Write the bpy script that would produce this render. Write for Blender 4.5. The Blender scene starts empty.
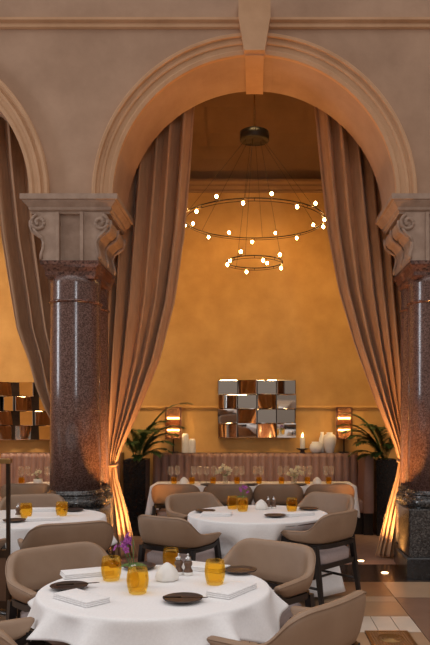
import bpy, bmesh, math, random
from mathutils import Vector, Matrix
random.seed(7)
PI = math.pi
sc = bpy.context.scene
COL = sc.collection
F = 710.0; CX = 254.5; CY = 420.0; EYE = 1.55

# ------------------------------------------------------------------ materials
MATS = {}
def nodes(name):
    m = bpy.data.materials.new(name); m.use_nodes = True
    nt = m.node_tree
    b = nt.nodes['Principled BSDF']
    return m, nt, b
def ramp(nt, stops):
    r = nt.nodes.new('ShaderNodeValToRGB')
    e = r.color_ramp.elements
    while len(e) < len(stops): e.new(0.5)
    for k, (p, c) in enumerate(stops):
        e[k].position = p; e[k].color = (*c, 1)
    return r
def coords(nt, scale=(1, 1, 1)):
    tc = nt.nodes.new('ShaderNodeTexCoord'); mp = nt.nodes.new('ShaderNodeMapping')
    mp.inputs['Scale'].default_value = scale
    nt.links.new(tc.outputs['Object'], mp.inputs['Vector'])
    return mp.outputs['Vector']
def noisy(name, c1, c2, scale=4, rough=.6, bump=.0, detail=6, stretch=(1, 1, 1), spec=.5, bscale=None, lo=.3, hi=.7, sheen=0, metal=0):
    m, nt, b = nodes(name)
    v = coords(nt, stretch)
    n = nt.nodes.new('ShaderNodeTexNoise'); n.inputs['Scale'].default_value = scale; n.inputs['Detail'].default_value = detail
    n.inputs['Roughness'].default_value = .6
    nt.links.new(v, n.inputs['Vector'])
    r = ramp(nt, [(lo, c1), (hi, c2)])
    nt.links.new(n.outputs['Fac'], r.inputs['Fac']); nt.links.new(r.outputs['Color'], b.inputs['Base Color'])
    b.inputs['Roughness'].default_value = rough
    b.inputs['Specular IOR Level'].default_value = spec
    b.inputs['Metallic'].default_value = metal
    if sheen:
        b.inputs['Sheen Weight'].default_value = sheen
    if bump:
        n2 = nt.nodes.new('ShaderNodeTexNoise'); n2.inputs['Scale'].default_value = bscale or scale*3; n2.inputs['Detail'].default_value = 4
        nt.links.new(v, n2.inputs['Vector'])
        bp = nt.nodes.new('ShaderNodeBump'); bp.inputs['Strength'].default_value = bump; bp.inputs['Distance'].default_value = .01
        nt.links.new(n2.outputs['Fac'], bp.inputs['Height']); nt.links.new(bp.outputs['Normal'], b.inputs['Normal'])
    MATS[name] = m
    return m
def granite(name, cols, scale, rough):
    m, nt, b = nodes(name)
    v = coords(nt)
    vo = nt.nodes.new('ShaderNodeTexVoronoi'); vo.inputs['Scale'].default_value = scale
    nt.links.new(v, vo.inputs['Vector'])
    n = nt.nodes.new('ShaderNodeTexNoise'); n.inputs['Scale'].default_value = scale*.5; n.inputs['Detail'].default_value = 5
    nt.links.new(v, n.inputs['Vector'])
    sep = nt.nodes.new('ShaderNodeSeparateColor'); nt.links.new(vo.outputs['Color'], sep.inputs['Color'])
    mx = nt.nodes.new('ShaderNodeMath'); mx.operation = 'ADD'
    hf = nt.nodes.new('ShaderNodeMath'); hf.operation = 'MULTIPLY'; hf.inputs[1].default_value = .5
    nt.links.new(sep.outputs[0], mx.inputs[0]); nt.links.new(n.outputs['Fac'], mx.inputs[1]); nt.links.new(mx.outputs[0], hf.inputs[0])
    r = ramp(nt, cols)
    nt.links.new(hf.outputs[0], r.inputs['Fac']); nt.links.new(r.outputs['Color'], b.inputs['Base Color'])
    b.inputs['Roughness'].default_value = rough
    b.inputs['Coat Weight'].default_value = .4; b.inputs['Coat Roughness'].default_value = .08
    MATS[name] = m
    return m
def emit(name, col, s):
    m = bpy.data.materials.new(name); m.use_nodes = True
    nt = m.node_tree; nt.nodes.clear()
    e = nt.nodes.new('ShaderNodeEmission'); e.inputs['Color'].default_value = (*col, 1); e.inputs['Strength'].default_value = s
    o = nt.nodes.new('ShaderNodeOutputMaterial'); nt.links.new(e.outputs[0], o.inputs[0])
    MATS[name] = m
    return m
def glassy(name, tint, body=0.0, bodycol=(1, 1, 1), rough=.03, gl=.5):
    """clear or tinted thin glass: transparent + fresnel gloss + a little translucent body"""
    m = bpy.data.materials.new(name); m.use_nodes = True
    nt = m.node_tree; nt.nodes.clear()
    t = nt.nodes.new('ShaderNodeBsdfTransparent'); t.inputs['Color'].default_value = (*tint, 1)
    g = nt.nodes.new('ShaderNodeBsdfGlossy'); g.inputs['Roughness'].default_value = rough
    tr = nt.nodes.new('ShaderNodeBsdfTranslucent'); tr.inputs['Color'].default_value = (*bodycol, 1)
    fr = nt.nodes.new('ShaderNodeFresnel'); fr.inputs['IOR'].default_value = 1.35
    lw = nt.nodes.new('ShaderNodeMath'); lw.operation = 'MULTIPLY'; lw.inputs[1].default_value = gl
    nt.links.new(fr.outputs[0], lw.inputs[0])
    m1 = nt.nodes.new('ShaderNodeMixShader'); m1.inputs[0].default_value = body
    nt.links.new(t.outputs[0], m1.inputs[1]); nt.links.new(tr.outputs[0], m1.inputs[2])
    m2 = nt.nodes.new('ShaderNodeMixShader')
    nt.links.new(lw.outputs[0], m2.inputs[0]); nt.links.new(m1.outputs[0], m2.inputs[1]); nt.links.new(g.outputs[0], m2.inputs[2])
    o = nt.nodes.new('ShaderNodeOutputMaterial'); nt.links.new(m2.outputs[0], o.inputs[0])
    MATS[name] = m
    return m

noisy('plaster_front', (.40, .255, .17), (.53, .35, .24), 1.9, .85, .15, 8, bscale=25)
noisy('stone_trim', (.53, .31, .17), (.64, .39, .225), 3, .75, .12, 6, bscale=30)
noisy('stone_capital', (.30, .20, .145), (.46, .33, .25), 6, .6, .3, 6, bscale=40)
noisy('plaster_gold', (.49, .265, .075), (.69, .41, .14), 1.6, .8, .15, 8, bscale=14)
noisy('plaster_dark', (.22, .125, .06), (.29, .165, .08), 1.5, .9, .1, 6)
granite('granite_red', [(.25, (.07, .035, .028)), (.5, (.15, .08, .065)), (.75, (.23, .14, .12))], 120, .22)
granite('granite_neck', [(.25, (.05, .02, .014)), (.5, (.16, .07, .05)), (.75, (.22, .11, .08))], 60, .15)
granite('granite_black', [(.3, (.012, .012, .013)), (.55, (.05, .05, .05)), (.8, (.13, .125, .12))], 90, .18)
noisy('plinth_black', (.008, .008, .009), (.02, .018, .018), 20, .22)
noisy('curtain_cloth', (.43, .25, .14), (.54, .325, .19), 30, .8, .1, 3, (1, 1, .15), sheen=.15)
noisy('leather_taupe', (.28, .18, .115), (.33, .22, .145), 6, .48, .12, 4, bscale=260)
noisy('seat_fabric', (.36, .29, .28), (.42, .34, .33), 60, .8, .1, 3)
noisy('black_wood', (.008, .006, .006), (.02, .015, .013), 12, .35, stretch=(1, 1, .2))
noisy('linen_white', (.80, .79, .79), (.86, .85, .85), 90, .85, .08, 2, bscale=300)
noisy('banquette_leather', (.27, .155, .125), (.33, .20, .165), 5, .5, .06, 4, bscale=200)
noisy('ceramic_white', (.78, .76, .72), (.84, .82, .78), 12, .35, .05)
noisy('stoneware_dark', (.028, .018, .016), (.06, .04, .034), 14, .38, .1)
noisy('bronze_dark', (.03, .018, .012), (.06, .035, .02), 15, .4, metal=.6)
noisy('shade_bronze', (.13, .05, .03), (.19, .08, .045), 15, .4, stretch=(8, 8, .3))
noisy('brass', (.33, .20, .08), (.46, .29, .12), 25, .35, metal=.9)
noisy('steel', (.5, .5, .5), (.65, .65, .65), 20, .25, metal=1)
noisy('palm_green', (.03, .075, .02), (.075, .14, .04), 8, .45)
noisy('leaf_green', (.07, .15, .04), (.13, .25, .07), 20, .5)
noisy('orchid_purple', (.32, .05, .33), (.50, .12, .46), 30, .6)
noisy('petal_cream', (.75, .68, .45), (.86, .80, .60), 30, .6)
noisy('soil', (.015, .01, .007), (.03, .02, .014), 40, .9, .3)
noisy('fl_tan', (.33, .20, .115), (.43, .27, .16), 2.5, .3, detail=8)
noisy('fl_orange', (.25, .125, .06), (.33, .175, .085), 2.5, .3, detail=8)
noisy('fl_light', (.40, .27, .17), (.48, .33, .21), 3, .32, detail=8)
noisy('fl_cream', (.55, .46, .37), (.66, .56, .46), 3, .35, detail=8)
noisy('fl_red', (.20, .11, .07), (.28, .16, .105), 3, .32, detail=8)
noisy('fl_dark', (.03, .018, .012), (.06, .035, .022), 4, .22)
noisy('fl_room', (.30, .19, .145), (.38, .25, .19), 9, .5)
noisy('fl_joint', (.07, .05, .035), (.1, .07, .05), 20, .8)
noisy('grey_weave', (.13, .12, .11), (.24, .22, .2), 50, .8, .2)
noisy('wood_brown', (.09, .045, .025), (.15, .08, .045), 10, .4, stretch=(1, 1, .2))
noisy('wax', (.8, .76, .66), (.86, .82, .72), 10, .5)
glassy('clear_glass', (1, 1, 1), .14, gl=.35)
glassy('amber_glass', (1, .85, .42), .05, (1, .62, .06), gl=.35)
glassy('screen_glass', (.96, .95, .93), .0)
glassy('ribbed_glass', (.72, .56, .42), .04, (.6, .35, .2), rough=.2)
m, nt, b = nodes('mirror'); b.inputs['Metallic'].default_value = 1; b.inputs['Roughness'].default_value = .03; b.inputs['Base Color'].default_value = (.84, .81, .77, 1); MATS['mirror'] = m
emit('bulb_glow', (1, .56, .18), 90)
emit('tube_glow', (1, .62, .25), 40)
emit('flame_glow', (1, .60, .2), 40)
emit('floor_glow', (1, .70, .36), 14)
M = MATS

# ------------------------------------------------------------------ object helpers
def setp(o, label=None, cat=None, group=None, kind=None):
    if label: o['label'] = label
    if cat: o['category'] = cat
    if group: o['group'] = group
    if kind: o['kind'] = kind
    return o
def obj(name, bm, mat, parent=None, smooth=True, sub=0, bevel=0, solid=0, mats=None):
    me = bpy.data.meshes.new(name)
    bmesh.ops.recalc_face_normals(bm, faces=bm.faces[:])
    bm.to_mesh(me); bm.free()
    for mm in (mats or [mat]): me.materials.append(M[mm])
    for p in me.polygons: p.use_smooth = smooth
    o = bpy.data.objects.new(name, me); COL.objects.link(o)
    if parent is not None: o.parent = parent
    if solid:
        s = o.modifiers.new('thick', 'SOLIDIFY'); s.thickness = solid; s.offset = 0
    if bevel:
        s = o.modifiers.new('bev', 'BEVEL'); s.width = bevel; s.segments = 2; s.limit_method = 'ANGLE'
        me.shade_smooth() if smooth else None
    if sub:
        s = o.modifiers.new('sub', 'SUBSURF'); s.levels = sub; s.render_levels = sub
    return o
def thing(name, label, cat, loc=(0, 0, 0), rz=0, group=None):
    o = bpy.data.objects.new(name, None); COL.objects.link(o)
    o.empty_display_size = .1
    o.location = loc; o.rotation_euler = (0, 0, rz)
    return setp(o, label, cat, group)
def dup(root, loc, rz=None, label=None, group=None):
    r = root.copy(); COL.objects.link(r); r.location = loc
    if rz is not None: r.rotation_euler = (0, 0, rz)
    if label: r['label'] = label
    if group: r['group'] = group
    for ch in list(root.children):
        c = ch.copy(); COL.objects.link(c); c.parent = r
        for g in list(ch.children):
            d = g.copy(); COL.objects.link(d); d.parent = c
    return r
def struct(name, bm, mat, **k):
    return setp(obj(name, bm, mat, **k), kind='structure')

def box(bm, x0, x1, y0, y1, z0, z1, mi=0):
    vs = [bm.verts.new((x, y, z)) for z in (z0, z1) for y in (y0, y1) for x in (x0, x1)]
    for f in ((0, 1, 3, 2), (4, 6, 7, 5), (0, 4, 5, 1), (2, 3, 7, 6), (0, 2, 6, 4), (1, 5, 7, 3)):
        bm.faces.new([vs[i] for i in f]).material_index = mi
    return vs
def B(*a):
    bm = bmesh.new(); box(bm, *a); return bm
def lathe(bm, prof, n=24, c=(0, 0, 0), cap=True, mod=None):
    rings = []
    for r, z in prof:
        ring = []
        for k in range(n):
            t = 2*PI*k/n
            rr = r*(mod(t, z) if mod else 1)
            ring.append(bm.verts.new((c[0]+rr*math.cos(t), c[1]+rr*math.sin(t), c[2]+z)))
        rings.append(ring)
    for a, b in zip(rings, rings[1:]):
        for k in range(n):
            bm.faces.new((a[k], a[(k+1) % n], b[(k+1) % n], b[k]))
    if cap:
        bm.faces.new(rings[0][::-1]); bm.faces.new(rings[-1])
    return bm
def L(prof, n=24, c=(0, 0, 0), cap=True, mod=None):
    return lathe(bmesh.new(), prof, n, c, cap, mod)
def tube(bm, pts, r, n=8, closed=False, r2=None):
    pts = [Vector(p) for p in pts]
    m_ = len(pts); rings = []
    for i, p in enumerate(pts):
        if closed: d = pts[(i+1) % m_]-pts[i-1]
        else: d = pts[min(i+1, m_-1)]-pts[max(i-1, 0)]
        d.normalize()
        up = Vector((0, 0, 1)) if abs(d.z) < .95 else Vector((0, 1, 0))
        a = d.cross(up).normalized(); b = d.cross(a).normalized()
        rr = r if r2 is None else r+(r2-r)*i/(m_-1)
        rings.append([bm.verts.new(p+a*rr*math.cos(2*PI*k/n)+b*rr*math.sin(2*PI*k/n)) for k in range(n)])
    q = m_ if closed else m_-1
    for i in range(q):
        a, b = rings[i], rings[(i+1) % m_]
        for k in range(n):
            bm.faces.new((a[k], a[(k+1) % n], b[(k+1) % n], b[k]))
    if not closed:
        bm.faces.new(rings[0][::-1]); bm.faces.new(rings[-1])
    return bm
def T(pts, r, n=8, closed=False, r2=None):
    return tube(bmesh.new(), pts, r, n, closed, r2)
def sweep_x(prof, x0, x1):
    """closed (y,z) profile extruded along x"""
    bm = bmesh.new()
    a = [bm.verts.new((x0, y, z)) for y, z in prof]; b = [bm.verts.new((x1, y, z)) for y, z in prof]
    n = len(prof)
    for k in range(n): bm.faces.new((a[k], a[(k+1) % n], b[(k+1) % n], b[k]))
    bm.faces.new(a[::-1]); bm.faces.new(b)
    return bm
def prism_y(bm, prof, y0, y1):
    """closed (x,z) outline extruded along y"""
    a = [bm.verts.new((x, y0, z)) for x, z in prof]; b = [bm.verts.new((x, y1, z)) for x, z in prof]
    n = len(prof)
    for k in range(n): bm.faces.new((a[k], a[(k+1) % n], b[(k+1) % n], b[k]))
    bm.faces.new(a[::-1]); bm.faces.new(b)
    return bm
def lerp_table(tab, z):
    """tab: list of (z, value) sorted by descending z"""
    if z >= tab[0][0]: return tab[0][1]
    for (z0, v0), (z1, v1) in zip(tab, tab[1:]):
        if z >= z1:
            t = (z0-z)/(z0-z1); return v0+(v1-v0)*t
    return tab[-1][1]

# ------------------------------------------------------------------ the shell
YW, YB = 6.98, 7.75           # arcade wall front and back
ZS = 3.742                    # springing line
RI, RO = 1.396, 1.592         # archivolt radii
PX = 1.80                     # pier centre
YR = 10.35                    # back wall of the dining room
ZT = 7.0

def arcade():
    bm = bmesh.new()
    N = 48
    xs0, xs1 = -7.2, 7.2
    # one face strip per arch, front and back, plus soffits
    centers = (-3.6, 0, 3.6)
    def col(x0, x1, z0, z1):
        box(bm, x0, x1, YW, YB, z0, z1)
    # solid piers between arches above the springing, and outer walls
    prev = None
    for c in centers:
        arc = [(c-RI*math.cos(PI*k/N), ZS+RI*math.sin(PI*k/N)) for k in range(N+1)]
        f1 = [bm.verts.new((x, YW, z)) for x, z in arc]; b1 = [bm.verts.new((x, YB, z)) for x, z in arc]
        f2 = [bm.verts.new((x, YW, ZT)) for x, z in arc]; b2 = [bm.verts.new((x, YB, ZT)) for x, z in arc]
        for k in range(N):
            bm.faces.new((f1[k], f1[k+1], f2[k+1], f2[k])); bm.faces.new((b1[k], b2[k], b2[k+1], b1[k+1]))
            bm.faces.new((f1[k], b1[k], b1[k+1], f1[k+1])); bm.faces.new((f2[k], f2[k+1], b2[k+1], b2[k]))
    for a, b in ((-3.6+RI, -RI), (RI, 3.6-RI)):
        col(a, b, ZS, ZT)
    col(xs0, -3.6-RI, 0, ZT); col(3.6+RI, xs1, 0, ZT)
    return bm
struct('wall_front', arcade(), 'plaster_front', smooth=False)

def archivolt(c, mat):
    """moulded band round the arch, swept profile (radius, y)"""
    y = YW
    prof = [(RI-.004, y+.03), (RI-.004, y-.02), (RI+.03, y-.028), (RI+.045, y-.018), (RI+.085, y-.022), (RI+.095, y-.040), (RI+.115, y-.045), (RI+.125, y-.03),
            (RI+.15, y-.034), (RI+.16, y-.062), (RI+.185, y-.066), (RO, y-.05), (RO, y+.02)]
    bm = bmesh.new(); N = 72; rows = []
    for k in range(N+1):
        t = PI*k/N
        rows.append([bm.verts.new((c-r*math.cos(t), yy, ZS+r*math.sin(t))) for r, yy in prof])
    for a, b in zip(rows, rows[1:]):
        for j in range(len(prof)-1): bm.faces.new((a[j], a[j+1], b[j+1], b[j]))
    bm.faces.new(rows[0]); bm.faces.new(rows[-1][::-1])
    return bm
struct('trim_1', archivolt(0, ''), 'stone_trim', smooth=False)
struct('trim_2', archivolt(-3.6, ''), 'stone_trim', smooth=False)
struct('trim_3', archivolt(3.6, ''), 'stone_trim', smooth=False)
# string course above the arches
y = YW
prof = [(y+.02, 5.39), (y-.012, 5.39), (y-.03, 5.40), (y-.03, 5.425), (y-.018, 5.43), (y-.018, 5.445), (y-.05, 5.46), (y-.05, 5.485), (y-.03, 5.49), (y+.02, 5.50)]
struct('trim_4', sweep_x(prof, -7.2, 7.2), 'stone_trim', smooth=False)
# keystone and its soffit band
bm = bmesh.new()
prof = [(-.10, 5.125), (.10, 5.125), (.147, 5.42), (.155, 5.44), (.155, 5.62), (-.155, 5.62), (-.155, 5.44), (-.147, 5.42)]
prism_y(bm, prof, YW-.12, YW+.05)
N = 6
rows = []
for k in range(N+1):
    x = -.092+.184*k/N
    zz = ZS+math.sqrt(RI*RI-x*x)
    rows.append((x, zz))
lo = [(x, z-.028) for x, z in rows]; hi = [(x, z+.02) for x, z in rows][::-1]
prism_y(bm, lo+hi, YW-.05, YB+.005)
struct('trim_5', bm, 'stone_trim', smooth=False)
# dining room shell
struct('wall_back', B(-7.2, 7.2, YR, YR+.15, 0, ZT), 'plaster_gold', smooth=False)
struct('wall_left', B(-5.75, -5.6, YB-.4, YR+.15, 0, ZT), 'plaster_gold', smooth=False)
struct('wall_right', B(7.2, 7.35, YB-.4, YR+.15, 0, ZT), 'plaster_gold', smooth=False)
# coved ceiling springing from the back cornice
bm = bmesh.new()
prof = []
N = 14
for k in range(N+1):
    t = PI/2*k/N
    prof.append((YR-1.5*(1-math.cos(t)) if False else YR-1.55*(1-math.cos(t)), 5.0+1.55*math.sin(t)))
prof.append((YB, 6.55)); prof.append((YB, 6.65)); prof.append((YR+.12, 6.65)); prof.append((YR+.12, 5.0))
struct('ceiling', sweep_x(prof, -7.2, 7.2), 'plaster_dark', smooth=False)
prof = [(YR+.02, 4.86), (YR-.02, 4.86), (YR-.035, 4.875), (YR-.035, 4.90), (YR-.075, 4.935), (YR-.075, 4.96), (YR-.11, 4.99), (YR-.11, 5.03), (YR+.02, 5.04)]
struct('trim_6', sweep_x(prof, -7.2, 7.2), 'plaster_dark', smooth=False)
prof = [(YR+.02, 1.715), (YR-.012, 1.715), (YR-.025, 1.725), (YR-.025, 1.745), (YR-.012, 1.755), (YR+.02, 1.757)]
struct('trim_7', sweep_x(prof, -7.2, 7.2), 'plaster_gold', smooth=False)

# floor
def floor():
    mats = ['fl_joint', 'fl_tan', 'fl_orange', 'fl_light', 'fl_cream', 'fl_red', 'fl_dark', 'fl_room']
    bm = bmesh.new()
    box(bm, -7.2, 7.2, -4, YR, -.12, -.006, 0)
    g = .003
    def slab(x0, x1, y0, y1, mi):
        box(bm, x0+g, x1-g, y0+g, y1-g, -.01, 0, mi)
    slab(-7.2, 7.2, 7.62, YR, 7)
    for k in range(12): slab(-7.2+1.2*k, -6.0+1.2*k, 6.80, 7.62, 6)
    X = 1.225
    rows = [(6.25, 6.80, 2, .9), (6.05, 6.25, 3, 1.6), (5.61, 6.05, 1, 1.25), (5.19, 5.61, 4, .156), (4.6, 5.19, 1, .42), (3.9, 4.6, 5, .8), (3.1, 3.9, 2, .8), (2.3, 3.1, 1, .8)]
    for y0, y1, mi, w in rows:
        x = X
        lim = -.6 if w < .2 else -7.2
        while x > lim+.001:
            slab(max(x-w, lim), x, y0, y1, mi); x -= w
        if lim > -7: slab(-7.2, lim, y0, y1, 1)
    for y0, y1, mi, w in [(6.2, 6.80, 3, 1.5), (4.6, 6.2, 5, 1.1), (3.4, 4.6, 1, .9), (2.3, 3.4, 5, 1.1)]:
        x = X
        while x < 7.19:
            slab(x, min(x+w, 7.2), y0, y1, mi); x += w
    for i in range(8):
        for j in range(7):
            slab(-7.2+1.8*i, -5.4+1.8*i, 2.3-.9*(j+1), 2.3-.9*j, (1, 5, 3)[(i+j) % 3])
    return bm, mats
bm, mats = floor()
struct('floor', bm, None, smooth=False, mats=mats)

# ------------------------------------------------------------------ columns
def frustum_stack(bm, cx, cy, layers):
    """rectangular mouldings: (z, half x, half y) rings bottom to top"""
    rings = []
    for z, hx, hy in layers:
        rings.append([bm.verts.new((cx+sx*hx, cy+sy*hy, z)) for sx, sy in ((-1, -1), (1, -1), (1, 1), (-1, 1))])
    for a, b in zip(rings, rings[1:]):
        for k in range(4): bm.faces.new((a[k], a[(k+1) % 4], b[(k+1) % 4], b[k]))
    bm.faces.new(rings[0][::-1]); bm.faces.new(rings[-1])
    return bm
def make_column():
    t = thing('stone_column', '', 'column')
    yc = .0
    yf, yr = -.18, .27
    obj('plinth', frustum_stack(bmesh.new(), 0, yf, [(0, .325, .28), (.20, .325, .28), (.215, .312, .27)]), 'plinth_black', t, smooth=False)
    obj('plinth', frustum_stack(bmesh.new(), 0, yr+.02, [(0, .27, .165), (.20, .27, .165), (.215, .262, .16)]), 'plinth_black', t, smooth=False)
    obj('pedestal', frustum_stack(bmesh.new(), 0, yf, [(.21, .30, .262), (.685, .30, .262)]), 'granite_black', t, smooth=False, bevel=.012)
    obj('pedestal', frustum_stack(bmesh.new(), 0, yr+.03, [(.21, .25, .165), (.685, .25, .165)]), 'granite_black', t, smooth=False, bevel=.012)
    for yy, k_ in ((yf, 1), (yr, .93)):
        pr = [(.285*k_, .684)]
        for k in range(9):
            a = -PI/2+PI*k/8; pr.append(((.270+.035*math.cos(a))*k_, .735+.045*math.sin(a)))
        pr += [(.270*k_, .785), (.276*k_, .80)]
        for k in range(5):
            a = -PI/2+PI*k/4; pr.append(((.264+.018*math.cos(a))*k_, .82+.018*math.sin(a)))
        pr += [(.26*k_, .845), (.252*k_, .86)]
        obj('base_moulding', L(pr, 48, (0, yy, 0)), 'granite_black', t)
        obj('shaft', L([(.254*k_, .855), (.25*k_, 1.8), (.246*k_, 2.9), (.25*k_, 2.96)], 64, (0, yy, 0)), 'granite_red', t)
        pr = [(.25*k_, 2.70)]+[((.25+.016*math.sin(PI*k/6))*k_, 2.70+.03*k/6) for k in range(1, 6)]+[(.25*k_, 2.73)]
        obj('astragal', L(pr, 48, (0, yy, 0), cap=False), 'granite_neck', t)
    obj('necking', frustum_stack(bmesh.new(), 0, -.01, [(2.935, .225, .36), (2.965, .245, .385), (3.0, .245, .385), (3.04, .262, .41), (3.065, .285, .43), (3.10, .285, .43)]), 'granite_neck', t, smooth=False)
    cap = obj('capital', frustum_stack(bmesh.new(), 0, -.01, [(3.10, .24, .345), (3.575, .24, .345)]), 'stone_capital', t, smooth=False)
    bm = bmesh.new()
    for s in (-1, 1): box(bm, s*.118-.016, s*.118+.016, -.43, .405, 3.10, 3.575)
    obj('fillet', bm, 'stone_capital', cap, smooth=False)
    # abacus
    obj('abacus', frustum_stack(bmesh.new(), 0, .0, [(3.565, .385, .385), (3.585, .385, .39), (3.60, .40, .41), (3.625, .405, .415), (3.645, .425, .43), (3.675, .45, .45), (3.685, .45, .45), (3.69, .472, .465), (3.742, .472, .465)]), 'stone_capital', t, smooth=False)
    # scrolled brackets: S outline swelling to a volute at the top, running the depth of the capital
    for s in (-1, 1):
        out = [(.135, 3.575), (.33, 3.575)]
        c = (.300, 3.475); R = .088
        for k in range(0, 11):
            a = math.radians(75-k*15)
            out.append((c[0]+R*math.cos(a), c[1]+R*math.sin(a)))
        out += [(.305, 3.37), (.275, 3.33), (.258, 3.28), (.262, 3.22), (.282, 3.17), (.285, 3.13), (.275, 3.10), (.135, 3.10)]
        bm = bmesh.new(); prism_y(bm, [(s*x, z) for x, z in out], -.405, .37)
        br = obj('scroll_bracket', bm, 'stone_capital', t, smooth=False)
        for yy in (-.405, .37):
            bm = bmesh.new()
            pts = []
            for k in range(40):
                a = 2.4*PI*k/39*1.15; rr = .080*(1-k/39*.80)
                pts.append((s*(c[0]+rr*math.cos(1.3-a)), yy, c[1]+rr*math.sin(1.3-a)))
            tube(bm, pts, .017, 8, r2=.022)
            low = [(.37, 3.42), (.335, 3.37), (.29, 3.335), (.272, 3.28), (.275, 3.22), (.292, 3.17), (.29, 3.12)]
            tube(bm, [(s*(x-.014), yy, z) for x, z in low], .015, 8)
            obj('volute', bm, 'stone_capital', br)
        # groove band on the outward curved face
        bm = bmesh.new()
        low = [(.392, 3.50), (.394, 3.45), (.375, 3.40), (.335, 3.365), (.285, 3.335), (.266, 3.28), (.270, 3.22), (.288, 3.17), (.288, 3.12)]
        for y0 in (-.385, -.015, .355):
            tube(bm, [(s*x, y0, z) for x, z in low], .016, 8)
        obj('rib', bm, 'stone_capital', br)
    return t
col0 = make_column()
col0.location = (-PX, 7.33, 0)
col0['label'] = 'red granite column with scrolled stone capital left of the central arch'
dup(col0, (PX, 7.33, 0), None, 'red granite column with scrolled stone capital at the right edge, partly cropped')

# ------------------------------------------------------------------ curtains
def curtain(name, free, fixed, zs, yc, n, amp, seed, label, tie_z, sgn):
    """free/fixed: tables (z, x) of the two edges; folds run between them"""
    rnd = random.Random(seed)
    t = thing(name, label, 'curtain', (0, 0, 0))
    base = (lerp_table(fixed, .02)+lerp_table(free, .02))/2
    t.location = (base, yc, 0)
    wd = [rnd.uniform(.55, 1.5) for _ in range(n)]; tot = sum(wd); cum = [0]
    for q in wd: cum.append(cum[-1]+q/tot)
    am = [rnd.uniform(.6, 1.35) for _ in range(n+1)]; h2 = [rnd.uniform(-.5, .5) for _ in range(n+1)]; sk = [rnd.uniform(-.5, .5) for _ in range(n+1)]
    def rows(zlist, f):
        bm = bmesh.new(); R = []; S = 16; U = n*S
        for z in zlist:
            a, b = lerp_table(free, z), lerp_table(fixed, z)
            w = abs(b-a); row = []
            k_amp = amp*min(1.0, .30+w/1.0)*(.55 if z < tie_z else 1)
            gather = math.exp(-((z-tie_z)/.25)**2)
            for i in range(U+1):
                j = min(i//S, n-1); q = i/S-j
                u = (cum[j]+(cum[j+1]-cum[j])*q)*(1-gather)+(i/U)*gather
                mixq = q*q*(3-2*q)
                A = am[j]*(1-mixq)+am[j+1]*mixq; H2 = h2[j]*(1-mixq)+h2[j+1]*mixq; K = sk[j]*(1-mixq)+sk[j+1]*mixq
                th = 2*PI*q
                s = math.sin(th)+H2*math.sin(2*th+K)*.6*(1-gather)
                s2 = math.copysign(abs(s)**.8, s)
                x = a+(b-a)*u + (b-a)/n*.22*math.sin(2*th+K)*(1-gather)
                y = s2*k_amp*A + .03*(1-gather)*math.sin(z*1.9+u*9)
                row.append(bm.verts.new((x-base, y, z)))
            R.append(row)
        for p, q in zip(R, R[1:]):
            for i in range(U): bm.faces.new((p[i], p[i+1], q[i+1], q[i]))
        return bm
    zl = [zs[0]+(tie_z-zs[0])*k/46 for k in range(47)]
    obj('drape', rows(zl, 0), 'curtain_cloth', t, solid=.006)
    zl = [tie_z+.002+(zs[1]-tie_z)*k/24 for k in range(25)]
    obj('skirt', rows(zl, 0), 'curtain_cloth', t, solid=.006)
    xm = (lerp_table(free, tie_z)+lerp_table(fixed, tie_z))/2-base
    hw = abs(lerp_table(free, tie_z)-lerp_table(fixed, tie_z))/2+.012
    pts = [(xm+hw*math.cos(2*PI*k/24), .055*math.sin(2*PI*k/24), tie_z+.012*math.sin(2*PI*k/24)) for k in range(24)]
    obj('tieback', T(pts, .014, 8, True), 'curtain_cloth', t)
    return t
YC = 7.97
curtain('curtain', [(5.45, -.62), (5.07, -.67), (4.35, -.72), (3.68, -.78), (2.89, -.89), (2.22, -1.06), (1.66, -1.29), (1.25, -1.48), (1.05, -1.555), (.9, -1.54), (.55, -1.44), (.02, -1.315)],
        [(5.45, -1.52), (3.7, -1.62), (2.2, -1.66), (1.3, -1.66), (1.05, -1.655), (.8, -1.68), (.02, -1.70)], (5.45, .015), YC, 6, .11, 3,
        'taupe curtain tied back at the left side of the central arch, lit orange low down', 1.05, -1)
curtain('curtain', [(5.45, .63), (5.07, .685), (4.35, .755), (3.68, .83), (3.0, .95), (2.39, 1.125), (1.77, 1.355), (1.27, 1.57), (1.09, 1.62), (.9, 1.59), (.5, 1.48), (.02, 1.36)],
        [(5.45, 1.55), (3.7, 1.66), (2.2, 1.71), (1.3, 1.72), (1.09, 1.715), (.8, 1.70), (.02, 1.655)], (5.45, .02), YC, 6, .11, 11,
        'taupe curtain tied back at the right of the central arch, its skirt glowing gold', 1.09, 1)
curtain('curtain', [(5.45, -3.02), (5.07, -2.98), (4.35, -2.92), (3.6, -2.85), (2.56, -2.66), (2.22, -2.53), (1.90, -2.445), (1.64, -2.335), (1.43, -2.22), (1.05, -2.03), (.8, -2.05), (.02, -2.22)],
        [(5.45, -2.10), (3.7, -1.98), (2.2, -1.92), (1.3, -1.92), (1.05, -1.91), (.8, -1.90), (.02, -1.88)], (5.45, .015), YC, 6, .11, 21,
        'taupe curtain sweeping down behind the left column in the left-hand arch', 1.05, 1)

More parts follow.
